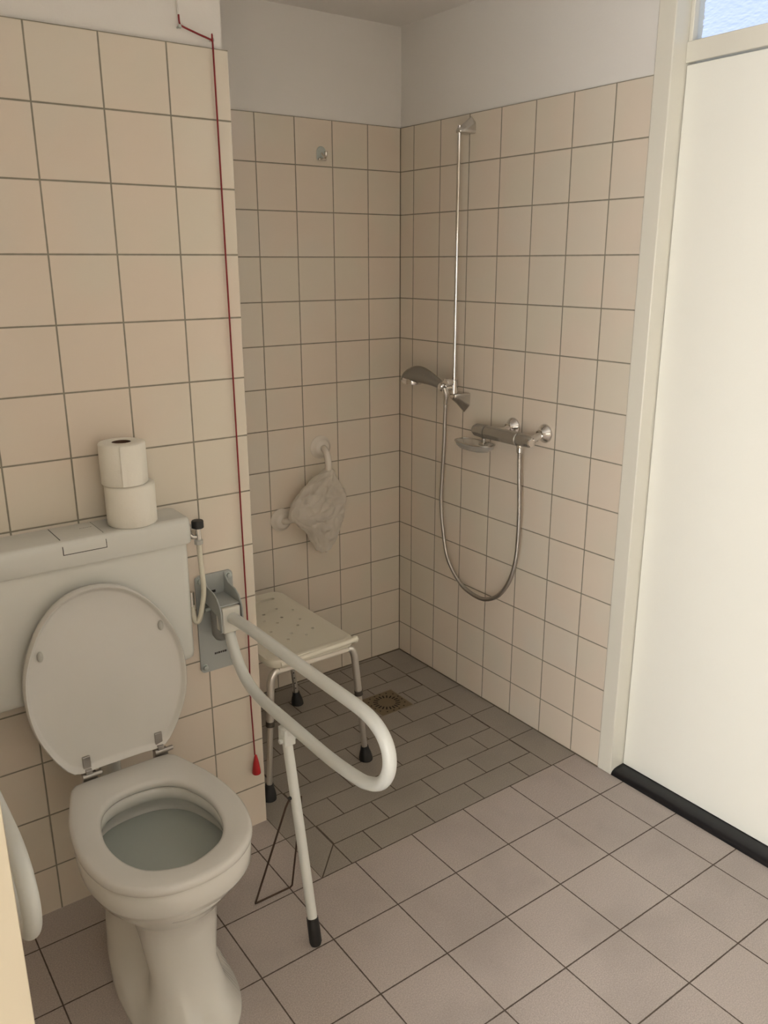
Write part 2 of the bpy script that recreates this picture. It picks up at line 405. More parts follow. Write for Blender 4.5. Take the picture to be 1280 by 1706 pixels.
# window wall behind the camera
WX0, WX1, WZ0, WZ1 = -2.25, -1.05, 0.85, 1.75
mb = MB()
mb.box(XL-0.1, WX0, YF-0.1, YF, 0, CEIL); mb.box(WX1, 0.2, YF-0.1, YF, 0, CEIL)
mb.box(WX0, WX1, YF-0.1, YF, 0, WZ0); mb.box(WX0, WX1, YF-0.1, YF, WZ1, CEIL)
struct('wall_front', mb, 'tile_back', smooth=False)
mb = MB(); wy0, wy1 = YF-0.07, YF-0.01
mb.box(WX0, WX0+0.05, wy0, wy1, WZ0, WZ1); mb.box(WX1-0.05, WX1, wy0, wy1, WZ0, WZ1)
mb.box(WX0, WX1, wy0, wy1, WZ0, WZ0+0.05); mb.box(WX0, WX1, wy0, wy1, WZ1-0.05, WZ1)
mb.box((WX0+WX1)/2-0.03, (WX0+WX1)/2+0.03, wy0, wy1, WZ0, WZ1)
wf = struct('window_1', mb, 'casing', bevel=0.004)
mb = MB(); mb.box(WX0+0.03, WX1-0.03, YF-0.05, YF-0.04, WZ0+0.03, WZ1-0.03); build('pane', mb, 'window_light', wf, smooth=False)

# ---- door in the right wall
mb = MB(); mb.box(-0.003, 0.10, DY1, -1.1005, 0, CEIL); mb.box(-0.003, 0.10, DY0-0.0545, DY0, 0, CEIL)
struct('trim_1', mb, 'casing', bevel=0.003)
mb = MB(); mb.box(0.052, 0.10, DY0, DY1, 2.106, 2.156); mb.box(0.052, 0.10, DY0, DY1, 2.385, CEIL); mb.box(0.056, 0.10, DY1-0.012, DY1, 2.15, 2.39); mb.box(0.056, 0.10, DY0, DY0+0.012, 2.15, 2.39)
wn = struct('window_2', mb, 'casing', bevel=0.002)
mb = MB(); mb.box(0.074, 0.079, DY0, DY1, 2.15, 2.39); build('pane', mb, 'glass', wn, smooth=False)
mb = MB(); mb.box(0.056, 0.096, DY0+0.003, DY1-0.003, 0.022, 2.101)
dr = struct('door_1', mb, 'door', bevel=0.002)
mb = MB(); prof = [(0.0, 0.0), (0.001, 0.006), (0.006, 0.012), (0.016, 0.017), (0.03, 0.0195), (0.052, 0.0205), (0.10, 0.0205), (0.10, 0.0)]
mb.loft([[(x, DY1, z) for x, z in prof], [(x, DY0, z) for x, z in prof]])
struct('trim_2', mb, 'rubber_sill', angle=50)
# door lever on the far side of the leaf edge
mb = MB(); mb.box(0.05, 0.056, -2.05, -2.01, 0.93, 1.13); hb = build('handle_plate', mb, 'satin_chrome', dr, bevel=0.002)
mb = MB(); mb.tube([(0.05, -2.03, 1.06), (0.01, -2.03, 1.06), (0.0, -2.02, 1.06), (0.0, -1.92, 1.06)], 0.009); build('lever', mb, 'satin_chrome', hb)
# open door leaf at the lower left, its edge towards the camera
ex, ey = -1.9205, -2.10
ux, uy = -0.80, -0.60                           # across the edge of the leaf
vx, vy = -0.60, 0.80                            # along the leaf, away from the camera
q = [(ex, ey), (ex+ux*0.045, ey+uy*0.045), (ex+ux*0.045+vx*0.9, ey+uy*0.045+vy*0.9), (ex+vx*0.9, ey+vy*0.9)]
mb = MB(); mb.loft([[(a, b, 0.01) for a, b in q], [(a, b, 2.08) for a, b in q]])
struct('door_2', mb, 'leaf', bevel=0.002)

# ================================================================== TOILET
CX = -1.482
seat_half = [(0,-.857),(.06,-.857),(.105,-.858),(.122,-.866),(.133,-.890),(.150,-.94),(.167,-1.0),(.178,-1.08),(.177,-1.15),(.158,-1.225),(.12,-1.277),(.065,-1.309),(0,-1.318)]
hole_half = [(0,-.952),(.055,-.962),(.095,-1.0),(.117,-1.07),(.119,-1.13),(.105,-1.19),(.07,-1.238),(0,-1.262)]
seat_ring = sym(seat_half, 72, CX); hole_ring = sym(hole_half, 72, CX)
cs = (CX, -1.09); ch = (CX, -1.107)
toilet = thing('toilet', (CX, -1.05, 0), 'white floor-standing toilet pan with its seat down and lid raised', 'toilet')
mb = MB()
def H(half): return sym(half, 72, CX)
z0 = H([(0,-.84),(.06,-.85),(.09,-.90),(.115,-1.0),(.122,-1.10),(.115,-1.19),(.095,-1.25),(.055,-1.295),(0,-1.31)])
z1 = H([(0,-.84),(.06,-.85),(.088,-.89),(.112,-.98),(.108,-1.06),(.088,-1.13),(.086,-1.19),(.058,-1.24),(0,-1.262)])
z2 = H([(0,-.84),(.06,-.85),(.085,-.89),(.100,-.97),(.078,-1.04),(.052,-1.10),(.074,-1.16),(.058,-1.205),(0,-1.226)])
z3 = H([(0,-.83),(.06,-.84),(.078,-.88),(.082,-.96),(.068,-1.04),(.062,-1.10),(.086,-1.15),(.070,-1.195),(0,-1.216)])
z4 = H([(0,-.825),(.065,-.835),(.082,-.88),(.088,-.96),(.084,-1.04),(.084,-1.10),(.092,-1.15),(.076,-1.195),(.045,-1.215),(0,-1.226)])
z4b = H([(0,-.82),(.07,-.83),(.095,-.88),(.112,-.96),(.118,-1.04),(.117,-1.10),(.110,-1.16),(.086,-1.215),(.045,-1.243),(0,-1.252)])
z5 = H([(0,-.815),(.10,-.825),(.13,-.89),(.152,-.98),(.161,-1.07),(.154,-1.14),(.134,-1.20),(.098,-1.248),(.05,-1.274),(0,-1.282)])
z6 = scaled(seat_ring, .955, cs, .372); z7 = scaled(seat_ring, .975, cs, .380)
W3 = lambda r, z: [(p[0], p[1], z) for p in r]
rings = [W3(z0, 0), W3(z0, .012), W3(z1, .05), W3(z2, .12), W3(z3, .22), W3(z4, .262), W3(z4b, .292), W3(z5, .335), z6, z7,
         scaled(seat_ring, .978, cs, .40), scaled(seat_ring, .978, cs, .424), scaled(seat_ring, .965, cs, .4295),
         scaled(hole_ring, 1.06, ch, .4295), scaled(hole_ring, 1.02, ch, .424), scaled(hole_ring, 1.02, ch, .405), scaled(hole_ring, 1.10, ch, .39),
         scaled(hole_ring, 1.20, ch, .37), scaled(hole_ring, 1.22, ch, .350), scaled(hole_ring, 1.12, ch, .328), scaled(hole_ring, .6, ch, .30), scaled(hole_ring, .25, ch, .295)]
mb.loft(rings, True, True)
build('bowl', mb, 'porcelain', toilet, angle=60)
mb = MB(); mb.loft([scaled(hole_ring, 1.205, ch, .350), scaled(hole_ring, 1.20, ch, .348), scaled(hole_ring, 1.09, ch, .329)]); build('water', mb, 'water', toilet, angle=60)
mb = MB()
rings = [scaled(seat_ring, .985, cs, .431), scaled(seat_ring, .998, cs, .434), scaled(seat_ring, 1.0, cs, .440), scaled(seat_ring, .992, cs, .447), scaled(seat_ring, .975, cs, .4505),
         scaled(seat_ring, .95, cs, .4525), scaled(hole_ring, 1.07, ch, .4515), scaled(hole_ring, 1.02, ch, .4485), scaled(hole_ring, 1.0, ch, .443), scaled(hole_ring, 1.0, ch, .436), scaled(hole_ring, 1.02, ch, .431)]
rings.append(rings[0]); mb.loft(rings, False, False); build('seat', mb, 'seat', toilet, angle=60)
# raised lid, its underside towards the camera
lid_half = [(0,.470),(.05,.470),(.092,.468),(.116,.476),(.137,.503),(.155,.535),(.174,.58),(.185,.63),(.187,.69),(.179,.745),(.158,.80),(.127,.852),(.086,.892),(.045,.912),(0,.919)]
lid_ring = sym(lid_half, 72, 0)
def lidpt(p, s, y, cz=.69):
    zz = cz + (p[1]-cz)*s; t = max(0, (zz-.461)/.46)
    return (CX + p[0]*s - .022*t*t, y + t*.012, zz)
mb = MB()
mb.loft([[lidpt(p, s, y) for p in lid_ring] for s, y in ((.97,-.836),(.995,-.840),(1.0,-.848),(.994,-.8575),(.982,-.861),(.965,-.8595),(.945,-.8515),(.92,-.8490),(.5,-.8475),(.1,-.8475))])
lid = build('toilet_lid', mb, 'seat', toilet, angle=60)
for bx, bz in ((-1.629, .781), (-1.352, .783)):
    mb = MB(); mb.lathe((bx, -.838, bz), (0,-1,0), [(0,.011),(.006,.0105),(.010,.008),(.011,.003)], 20)
    mb.v = [(bx+(v[0]-bx)*.62, v[1], bz+(v[2]-bz)*1.15) for v in mb.v]
    build('buffer', mb, 'grey_plastic', lid, angle=60)
for hx in (-1.560, -1.385):
    mb = MB(); mb.box(hx-.009, hx+.009, -.8545, -.8475, .470, .508); mb.box(hx-.0075, hx+.0075, -.866, -.8500, .462, .478)
    mb.tube([(hx-.016, -.862, .4625), (hx+.030, -.862, .4625)], .0060, 14)
    mb.box(hx-.014, hx+.020, -.8565, -.840, .4305, .460)
    build('hinge', mb, 'hinge_metal', toilet, bevel=.0012)
mb = MB(); mb.tube(smooth_path([(CX, -.755, .645), (CX, -.755, .45), (CX, -.76, .37), (CX, -.79, .34)], 6), .026, 18); build('flush_pipe', mb, 'cistern', toilet)

# ---- cistern
cis = thing('cistern', (-1.497, -.694, .65), 'wide white plastic wall-hung cistern with a square flush button', 'cistern')
mb = MB()
pr = rounded_rect(-1.745, -1.250, -.806, -.6945, .022, 5)
ring = lambda s, dy, z: [((p[0]+1.4975)*s-1.4975, (p[1]+.694)*dy-.694, z) for p in pr]
mb.loft([ring(.97, .90, .650), ring(.99, .97, .656), ring(.995, 1.0, .67), ring(1.0, 1.0, .93), ring(.998, .985, .966)])
build('tank', mb, 'cistern', cis, angle=45)
pr2 = rounded_rect(-1.751, -1.243, -.814, -.6945, .016, 5)
ring2 = lambda s, dy, z: [((p[0]+1.497)*s-1.497, (p[1]+.694)*dy-.694, z) for p in pr2]
mb = MB(); mb.loft([ring2(.992, .98, .961), ring2(1.0, 1.0, .965), ring2(1.0, 1.0, 1.005), ring2(.998, .99, 1.014), ring2(.992, .96, 1.021), ring2(.985, .92, 1.0235)])
cl = build('tank_lid', mb, 'cistern', cis, angle=50)
# flush button: wraps from the top over the front lip, outlined by a fine dark joint
def button(x0, x1, lift, z_low, yb):
    prof = [(yb, 1.0236+lift), (-.795, 1.0236+lift), (-.805, 1.0215+lift), (-.8125-lift, 1.013), (-.8145-lift, 1.004), (-.8145-lift, z_low)]
    b = MB(); b.loft([[(x0, y, z) for y, z in prof], [(x1, y, z) for y, z in prof]], False, False, closed=False); return b
mb = button(-1.5480, -1.4500, .0004, .9925, -.6995); build('button_joint', mb, 'ink', cl, angle=60)
mb = button(-1.5462, -1.4518, .0010, .9945, -.7013); fb = build('flush_button', mb, 'cistern', cis, angle=60)
mb = MB()
x = -1.487
for wd in (.003, .002, .003, .0025, .003, .002, .003): mb.box(x, x+wd, -.7405, -.7375, 1.0246, 1.0249); x += wd+.0015
build('maker_mark', mb, 'ink_grey', fb, smooth=False)

# ---- stop valve with hose
sv = thing('stop_valve', (-1.198, -.694, .95), 'small chrome stop valve with black knob and white hose beside cistern', 'valve')
mb = MB(); mb.lathe((-1.198, -.740, .972), (0,0,1), [(0,.0145),(.001,.0155),(.017,.0155),(.0195,.014),(.020,.004)], 20); build('knob', mb, 'black', sv)
mb = MB(); mb.tube([(-1.198, -.740, .940), (-1.198, -.740, .973)], .0075, 16); mb.tube([(-1.198, -.6945, .955), (-1.198, -.740, .955)], .007, 14)
mb.lathe((-1.198, -.6945, .955), (0,-1,0), [(0,.016),(.003,.016),(.006,.009)], 20)
mb.tube([(-1.198, -.740, .948), (-1.214, -.740, .950), (-1.222, -.740, .958)], .0055, 12); build('valve_body', mb, 'satin_chrome', sv)
mb = MB(); mb.lathe((-1.198, -.740, .928), (0,0,1), [(0,.009),(.002,.0118),(.011,.0118),(.014,.008)], 8); build('coupling_nut', mb, 'grey_plastic', sv, angle=20)
mb = MB(); mb.tube(smooth_path([(-1.198,-.740,.930),(-1.197,-.741,.88),(-1.1945,-.742,.83),(-1.1955,-.742,.79),(-1.204,-.740,.745),(-1.2105,-.737,.722),(-1.2165,-.734,.7165),(-1.2215,-.731,.725),(-1.2225,-.729,.745),(-1.2235,-.727,.78)], 6), .0068, 14)
build('hose', mb, 'white_hose', sv)
mb = MB(); mb.tube([(-1.2235,-.727,.76),(-1.2235,-.727,.80)], .0078, 12); mb.tube([(-1.2235,-.727,.795),(-1.2525,-.727,.795)], .006, 12); build('hose_nipple', mb, 'satin_chrome', sv)

# ---- toilet rolls
def roll(zb, cx, cy, r, h, label, flap):
    t = thing('toilet_roll', (cx, cy, zb), label, 'toilet roll', 'toilet rolls stacked on the cistern')
    mb = MB(); n = 48; ri = .0215
    prof = [(r-.003, 0), (r, .003), (r, h-.004), (r-.002, h-.0012), (r-.006, h), (ri+.002, h), (ri, h-.002), (ri, 0)]
    rings = []
    for rr, z in prof:
        rings.append([(cx+rr*math.cos(2*PI*k/n)*(1+.010*math.sin(3*2*PI*k/n+zb*9)), cy+rr*math.sin(2*PI*k/n), zb+z) for k in range(n)])
    rings.append(rings[0]); mb.loft(rings, False, False); build('paper', mb, 'paper', t, angle=50)
    mb = MB(); rings = []
    for rr, z in ((ri-.0003, 0.0005), (ri-.0003, h-.001), (ri-.0018, h-.001), (ri-.0018, .0005)):
        rings.append([(cx+rr*math.cos(2*PI*k/n), cy+rr*math.sin(2*PI*k/n), zb+z) for k in range(n)])
    rings.append(rings[0]); mb.loft(rings, False, False); build('cardboard_core', mb, 'card', t, angle=50)
    if flap:
        mb = MB(); a0 = math.radians(flap); rr = []
        for k in range(14):
            a = a0 + math.radians(4.0*k); o = r + .0012 + (.0026 if k == 0 else .0014 if k == 1 else 0)
            rr.append((cx+o*math.cos(a), cy+o*math.sin(a)))
        inner = [(cx+(x-cx)*.985, cy+(y-cy)*.985) for x, y in rr]
        pts = rr + inner[::-1]
        mb.prism(pts, lambda p: (p[0], p[1], zb+.002), lambda p: (p[0], p[1], zb+h-.002)); build('loose_sheet', mb, 'paper', t, angle=40)
    return t
roll(1.0237, -1.368, -.758, .0575, .098, 'lower toilet roll, wider and softer, standing on the cistern lid', None)
roll(1.1220, -1.377, -.758, .0530, .098, 'upper toilet roll with dark cardboard core showing, on top of the other roll', 247)

# ================================================================== FOLD-DOWN RAILS
def rail(cx, mirror, label, with_leg, group):
    s = -1 if mirror else 1
    X = lambda d: cx + s*d
    t = thing('grab_rail', (cx, -.694, .69), label, 'grab rail', group)
    # wall plate
    pts = rounded_rect(cx-.0535, cx+.0535, .546, .826, .012, 5)
    mb = MB(); mb.prism(pts, lambda p: (p[0], -.6942, p[1]), lambda p: (p[0], -.6995, p[1])); pl = build('wall_plate', mb, 'plate_grey', t, angle=30)
    for bx in (-.042, .042):
        for bz in (.563, .812):
            mb = MB(); mb.lathe((cx+bx, -.6995, bz), (0,-1,0), [(0,.0088),(.0015,.0088),(.002,.0068),(.009,.0066),(.010,.003)], 8)
            build('bolt', mb, 'bolt', pl, angle=20)
    mb = MB(); xx = X(-.012)
    for wd in (.005, .003, .006, .004, .005, .006): mb.box(xx, xx+s*wd, -.7000, -.6990, .592, .5975); xx += s*(wd+.0012)
    build('maker_mark', mb, 'ink', pl, smooth=False)
    mb = MB(); mb.box(X(-.020), X(.002), -.7000, -.6990, .772, .779); build('slot', mb, 'hole', pl, smooth=False)
    # two cheeks
    ck = [(-.6995, .824), (-.711, .814), (-.724, .801), (-.762, .796), (-.782, .786), (-.797, .766), (-.802, .750), (-.8025, .700), (-.794, .694), (-.780, .738), (-.6995, .752)]
    for d in (-.033, .027):
        mb = MB(); mb.prism(ck, lambda p: (X(d), p[0], p[1]), lambda p: (X(d+.004), p[0], p[1])); build('cheek', mb, 'plate_grey', t, bevel=.0008, seg=1, angle=25)
    # hinge block between the cheeks and the sleeve under it
    mb = MB(); mb.box(X(-.026), X(.024), -.799, -.752, .692, .762); build('hinge_block', mb, 'rail_cream', t, bevel=.003)
    mb = MB(); mb.box(X(-.028), X(.026), -.790, -.700, .7635, .7675); build('stop_ledge', mb, 'plate_grey', t, bevel=.001, seg=1)
    mb = MB(); mb.tube([(cx-s*.006, -.742, .758), (cx-s*.006, -.742, .690), (cx-s*.006, -.738, .668), (cx-s*.006, -.735, .656)], [.0265, .0265, .0245, .017], 24); build('spring_housing', mb, 'plate_dark', t, angle=60)
    mb = MB(); mb.tube([(X(-.047), -.735, .742), (X(.042), -.735, .742)], .006, 12); build('pivot_pin', mb, 'bolt', t)
    # the bent tube
    yz = [(-.780,.735-.015),(-.80,.7365-.008),(-.85,.736),(-.924,.738),(-1.109,.738),(-1.269,.740),(-1.370,.741),(-1.420,.737),(-1.458,.722),(-1.480,.697),(-1.486,.664),(-1.476,.630),(-1.452,.601),(-1.415,.581),(-1.373,.570),
          (-1.262,.560),(-1.097,.560),(-.960,.561),(-.905,.567),(-.862,.582),(-.828,.606),(-.803,.635),(-.785,.665),(-.776,.682)]
    yz[0] = (-.778, .727); yz[1] = (-.81, .734)
    dz = .010 if mirror else 0
    mb = MB(); mb.tube(smooth_path([(cx, a, b+dz*min(1, max(0, -.8-a)*4)) for a, b in yz], 5), .0145, 22); build('rail_tube', mb, 'rail_white', t, angle=60)
    if with_leg:
        mb = MB(); mb.lathe((cx, -1.068, .548), (0,-.02,-1), [(-.004,.008),(.002,.0175),(.020,.0175),(.022,.012)], 20)
        mb.tube([(cx-.023, -1.070, .512), (cx+.023, -1.070, .512)], .0065, 12); mb.box(cx-.015, cx+.015, -1.084, -1.052, .500, .545)
        lg = build('leg', mb, 'rail_white', t, bevel=.002)
        mb = MB(); mb.tube([(cx-.001, -1.070, .505), (cx-.004, -1.120, .30), (cx-.008, -1.180, .045)], .0125, 20)
        tb = build('leg_tube', mb, 'rail_white', lg)
        mb = MB(); mb.tube([(cx-.0076, -1.174, .068), (cx-.008, -1.180, .046), (cx-.009, -1.189, .008), (cx-.009, -1.190, .0)], [.0145, .0152, .0155, .013], 20); build('rubber_cap', mb, 'black', lg)
        mb = MB(); mb.tube(smooth_path([(cx-.020, -1.105, .372), (cx-.026, -1.095, .345), (cx-.069, -.987, .008), (cx-.068, -.984, .0035), (cx+.036, -.986, .0035), (cx+.040, -.989, .010), (cx+.022, -1.085, .330), (cx+.012, -1.105, .365)], 1), .0026, 8)
        build('wire_stirrup', mb, 'wire', lg)
        mb = MB(); mb.lathe((cx-.022, -1.103, .372), (1,0,0), [(0,.004),(.004,.005),(.008,.004)], 10); build('rivet', mb, 'black', lg)
    return t
rail(-1.1455, False, 'white fold-down grab rail with support leg, right of the toilet', True, None)
rail(-1.8200, True, 'rounded white grab rail end, left of the toilet at the photo edge', False, None)

# ================================================================== PULL CORD
pc = thing('pull_cord', (-1.06, -.694, 1.1), 'thin red emergency pull cord hanging down the toilet wall', 'cord')
mb = MB(); mb.tube(smooth_path([(-1.137,-.688,2.140),(-1.1365,-.690,2.122),(-1.132,-.693,2.1165),(-1.100,-.697,2.106),(-1.073,-.699,2.0985),(-1.066,-.7005,2.094),(-1.0645,-.7015,2.075),
    (-1.0618,-.7015,1.70),(-1.0590,-.7015,1.30),(-1.0570,-.7010,.95),(-1.0560,-.7020,.60),(-1.0595,-.702,.44),(-1.0575,-.702,.33),(-1.0560,-.703,.243)], 6), .0021, 8); build('cord', mb, 'red_cord', pc)
mb = MB(); mb.tube([(-1.1375,-.686,2.138),(-1.139,-.686,2.25),(-1.139,-.686,CEIL)], .0022, 8); build('painted_cord', mb, 'white_cord', pc)
for ex_, ez_ in ((-1.1405, 2.114), (-1.063, 2.098)):
    mb = MB(); mb.tube([(ex_, -.684, ez_), (ex_, -.697, ez_)], .0022, 8); mb.lathe((ex_, -.697, ez_), (0,-1,0), [(0,.003),(.002,.0045),(.004,.003)], 10); build('eyelet', mb, 'bolt', pc)
mb = MB(); mb.lathe((-1.056, -.7085, .184), (0,0,1), [(0,.0120),(.002,.0128),(.012,.0118),(.035,.0085),(.050,.0055),(.060,.0032),(.061,.0015)], 24); build('pull_grip', mb, 'red', pc)

# ================================================================== SHOWER STOOL
st = thing('shower_stool', (-.79, -.37, 0), 'cream plastic shower stool with perforated seat and aluminium legs', 'stool')
mb = MB(); sx0, sx1, sy0, sy1 = -.945, -.638, -.625, -.118
def seatring(inset, z, r=.045):
    out = []
    for x, y in rounded_rect(sx0+inset, sx1-inset, sy0+inset, sy1-inset, max(r-inset, .01), 6):
        e = abs((y-(sy0+sy1)/2)/((sy1-sy0)/2))
        out.append((x, y, z + (.006*max(0, e-.8)/.2 if z > .45 else 0)))
    return out
mb.loft([seatring(.010,.441), seatring(.003,.443), seatring(0,.447), seatring(0,.456), seatring(.003,.463), seatring(.010,.4665), seatring(.022,.4655), seatring(.034,.4635)])
seat = build('seat', mb, 'stool_seat', st, angle=60)
mb = MB()
hx_ = [(-.814,-.329),(-.751,-.336),(-.785,-.367),(-.708,-.383),(-.739,-.422),(-.711,-.470),(-.837,-.417),(-.787,-.463),(-.754,-.501),(-.819,-.498),(-.86,-.36),(-.87,-.46),(-.69,-.30),(-.86,-.29),(-.79,-.28),(-.73,-.26)]
for x, y in hx_: mb.lathe((x, y, .42), (0,0,1), [(0,.0055),(.06,.0055)], 12)
for yy in (-.172,): mb.prism(rounded_rect(-.825, -.69, yy-.010, yy+.010, .009, 4), lambda p: (p[0], p[1], .42), lambda p: (p[0], p[1], .50))
cut(seat, mb)
seat.data.polygons.foreach_set('use_smooth', [True]*len(seat.data.polygons)); seat.data.set_sharp_from_angle(angle=math.radians(40))
# two end frames of tube, one leg at each corner
mb = MB(); mb.tube(smooth_path([(-.915,-.6200,.4560),(-.86,-.6235,.4580),(-.80,-.6240,.4595),(-.72,-.6245,.4615),(-.655,-.6245,.4640),(-.6445,-.620,.4640)], 5), .0085, 14); mb.lathe((-.645, -.620, .463), (0,0,1), [(-.0115,.004),(-.009,.0085),(0,.0118),(.009,.0085),(.0115,.004)], 18)
build('rolled_edge', mb, 'stool_seat', seat, angle=60)
for ye, yl in ((-.604, -.605), (-.150, -.147)):
    mb = MB(); mb.tube([(-.915, ye, .430), (-.665, ye, .430)], .0115, 16); build('cross_tube', mb, 'cup', st)
    for xa, xf in ((-.915, -.967), (-.665, -.597)):
        sg = -1 if xf < xa else 1
        P = [(xa, ye, .429), (xa+sg*.012, ye, .426), (xa+sg*.022, ye+(yl-ye)*.1, .415), (xa+sg*.028, ye+(yl-ye)*.2, .395)]
        def at(z): f = (.395-z)/.395; return (xa+sg*.028+(xf-xa-sg*.028)*f, ye+(yl-ye)*(.2+.8*f), z)
        mb = MB(); mb.tube(smooth_path(P, 5)+[Vector(at(.33)), Vector(at(.255))], .0118, 16); lg = build('leg', mb, 'aluminium', st)
        mb = MB(); mb.tube([at(.258), at(.20), at(.02)], .0095, 16); ext = build('leg_extension', mb, 'aluminium', lg)
        mb = MB(); mb.tube([at(.268), at(.252)], .0138, 16); build('collar', mb, 'dark_ring', lg)
        mb = MB(); mb.tube([at(.052), at(.040), at(.030), at(.012), at(.0)], [.0130, .0150, .0185, .0225, .0235], 20); build('rubber_foot', mb, 'black', lg, angle=60)
        if ye > -.3 and sg == 1:
            for k in range(7):
                p = Vector(at(.205-.022*k)); mb = MB(); d_ = Vector((-.35, -1, 0)).normalized()
                mb.lathe(p, d_, [(.0088,.0026),(.0099,.0026)], 10); build('adjustment_hole', mb, 'hole', ext)

# ================================================================== FLOOR DRAIN
fd = thing('floor_drain', (-.318, -.342, 0), 'square brown metal floor drain with radial slots', 'drain')
gx0, gx1, gy0, gy1 = -.389, -.247, -.414, -.272
mb = MB()
for a in ((gx0-.006, gx1+.006, gy0-.006, gy0), (gx0-.006, gx1+.006, gy1, gy1+.006), (gx0-.006, gx0, gy0, gy1), (gx1, gx1+.006, gy0, gy1)): mb.box(*a, -.004, .0012)
build('rim', mb, 'drain_rim', fd, bevel=.0004, seg=1)
mb = MB(); mb.box(gx0, gx1, gy0, gy1, .0001, .0010); gr = build('grate', mb, 'drain', fd, smooth=False)
ccx, ccy = (gx0+gx1)/2, (gy0+gy1)/2
mb = MB()
for k in range(20):
    a = 2*PI*k/20; 
    for r0, r1, wv in ((.034, .052, .0030),):
        c, s_ = math.cos(a), math.sin(a)
        q = [(r0, -wv*.8), (r1, -wv), (r1, wv), (r0, wv*.8)]
        mb.prism([(ccx+u*c-v*s_, ccy+u*s_+v*c) for u, v in q], lambda p: (p[0], p[1], .0009), lambda p: (p[0], p[1], .0014))
for k in range(16):
    a = 2*PI*(k+.5)/16; rr = .060 + .010*abs(math.sin(2*a))
    x, y = ccx+rr*math.cos(a), ccy+rr*math.sin(a)
    mb.lathe((x, y, .0009), (0,0,1), [(0,.0032),(.0005,.0032)], 10)
build('slots', mb, 'hole', fd, smooth=False)

# ================================================================== BACK WALL THINGS
hk = thing('wall_hook', (-.344, 0, 1.97), 'small grey metal coat hook high on the back wall', 'hook')
mb = MB(); pts = [(-.344+.019*math.cos(a), 1.976+.020*math.sin(a)) for a in [PI*k/12 for k in range(13)]] + [(-.363, 1.956), (-.359, 1.950), (-.329, 1.950), (-.325, 1.956)]
mb.prism(pts, lambda p: (p[0], -.0002, p[1]), lambda p: (p[0], -.004, p[1])); build('back_plate', mb, 'bolt', hk, bevel=.0015)
mb = MB(); mb.tube(smooth_path([(-.344,-.003,1.972),(-.344,-.016,1.962),(-.344,-.026,1.958),(-.344,-.032,1.966),(-.344,-.033,1.976)], 5), [.0055]*20+[.007], 12); build('prong', mb, 'chrome', hk)
mb = MB(); mb.box(-.360, -.328, -.012, -.003, 1.950, 1.957); build('lip', mb, 'satin_chrome', hk, bevel=.002)

sb = thing('suction_grab_bar', (-.47, 0, .82), 'white suction-cup grab bar set diagonally on the back wall', 'grab bar')
c1, c2 = Vector((-.376, 0, .945)), Vector((-.556, 0, .690))
for c in (c1, c2):
    mb = MB(); mb.lathe(c, (0,-1,0), [(.0003,.0440),(.002,.0440),(.005,.040),(.012,.033),(.018,.030),(.022,.024),(.024,.010)], 32); build('suction_cup', mb, 'cup', sb, angle=50)
P = [(-.376,-.020,.945),(-.380,-.036,.943),(-.384,-.058,.930),(-.386,-.070,.900),(-.390,-.074,.865),(-.405,-.073,.825),(-.440,-.072,.775),(-.485,-.068,.732),(-.525,-.056,.706),(-.548,-.038,.694),(-.556,-.020,.690)]
mb = MB(); mb.tube(smooth_path(P, 5), .0125, 18); build('bar', mb, 'cup', sb, angle=60)
# crumpled bag draped over the bar
edges = [(.876,-.404,-.374),(.866,-.418,-.368),(.852,-.448,-.362),(.832,-.482,-.351),(.810,-.508,-.340),(.790,-.528,-.327),(.770,-.545,-.317),(.750,-.556,-.314),(.728,-.560,-.316),(.708,-.560,-.321),
         (.690,-.540,-.325),(.674,-.520,-.331),(.650,-.498,-.340),(.625,-.480,-.350),(.600,-.468,-.361),(.578,-.456,-.382),(.566,-.446,-.398),(.560,-.434,-.412)]
from mathutils import noise as mno
fine_e = smooth_path(edges, 3)
edges = [tuple(p) for p in fine_e]
NE = len(edges)
rows = [(z, (l+r)/2, (r-l)/2, .018 + .022*math.sin(PI*min(1, (i/3+1)/15))) for i, (z, l, r) in enumerate(edges)]
rnd = random.Random(5); n = 96; rings = []
ph = [rnd.uniform(0, 6.28) for _ in range(8)]
for i, (z, cx_, hx, hy) in enumerate(rows):
    r = []; k0 = min(1, i/12)
    for k in range(n):
        a = 2*PI*k/n
        q3 = Vector((math.cos(a)*2.2, math.sin(a)*2.2, z*28))
        fold = .50*(abs(mno.noise(q3*.9))-.2) + .45*(abs(mno.noise(q3*2.1))-.2) + .12*math.sin(5*a+ph[0]+.08*i)
        yy = -.078 + hy*math.sin(a)*(1+fold*k0)
        r.append((cx_ + hx*math.cos(a)*(1+.22*fold*k0), min(yy, -.008), z + .003*math.sin(3*a+i)))
    rings.append(r)
mb = MB(); mb.loft(rings, False, True)
bag = build('plastic_bag', mb, 'bag', None, subd=1, angle=180, loc=(-.42, -.06, .905))
tag(bag, 'crumpled translucent plastic bag hanging over the suction grab bar', 'bag')

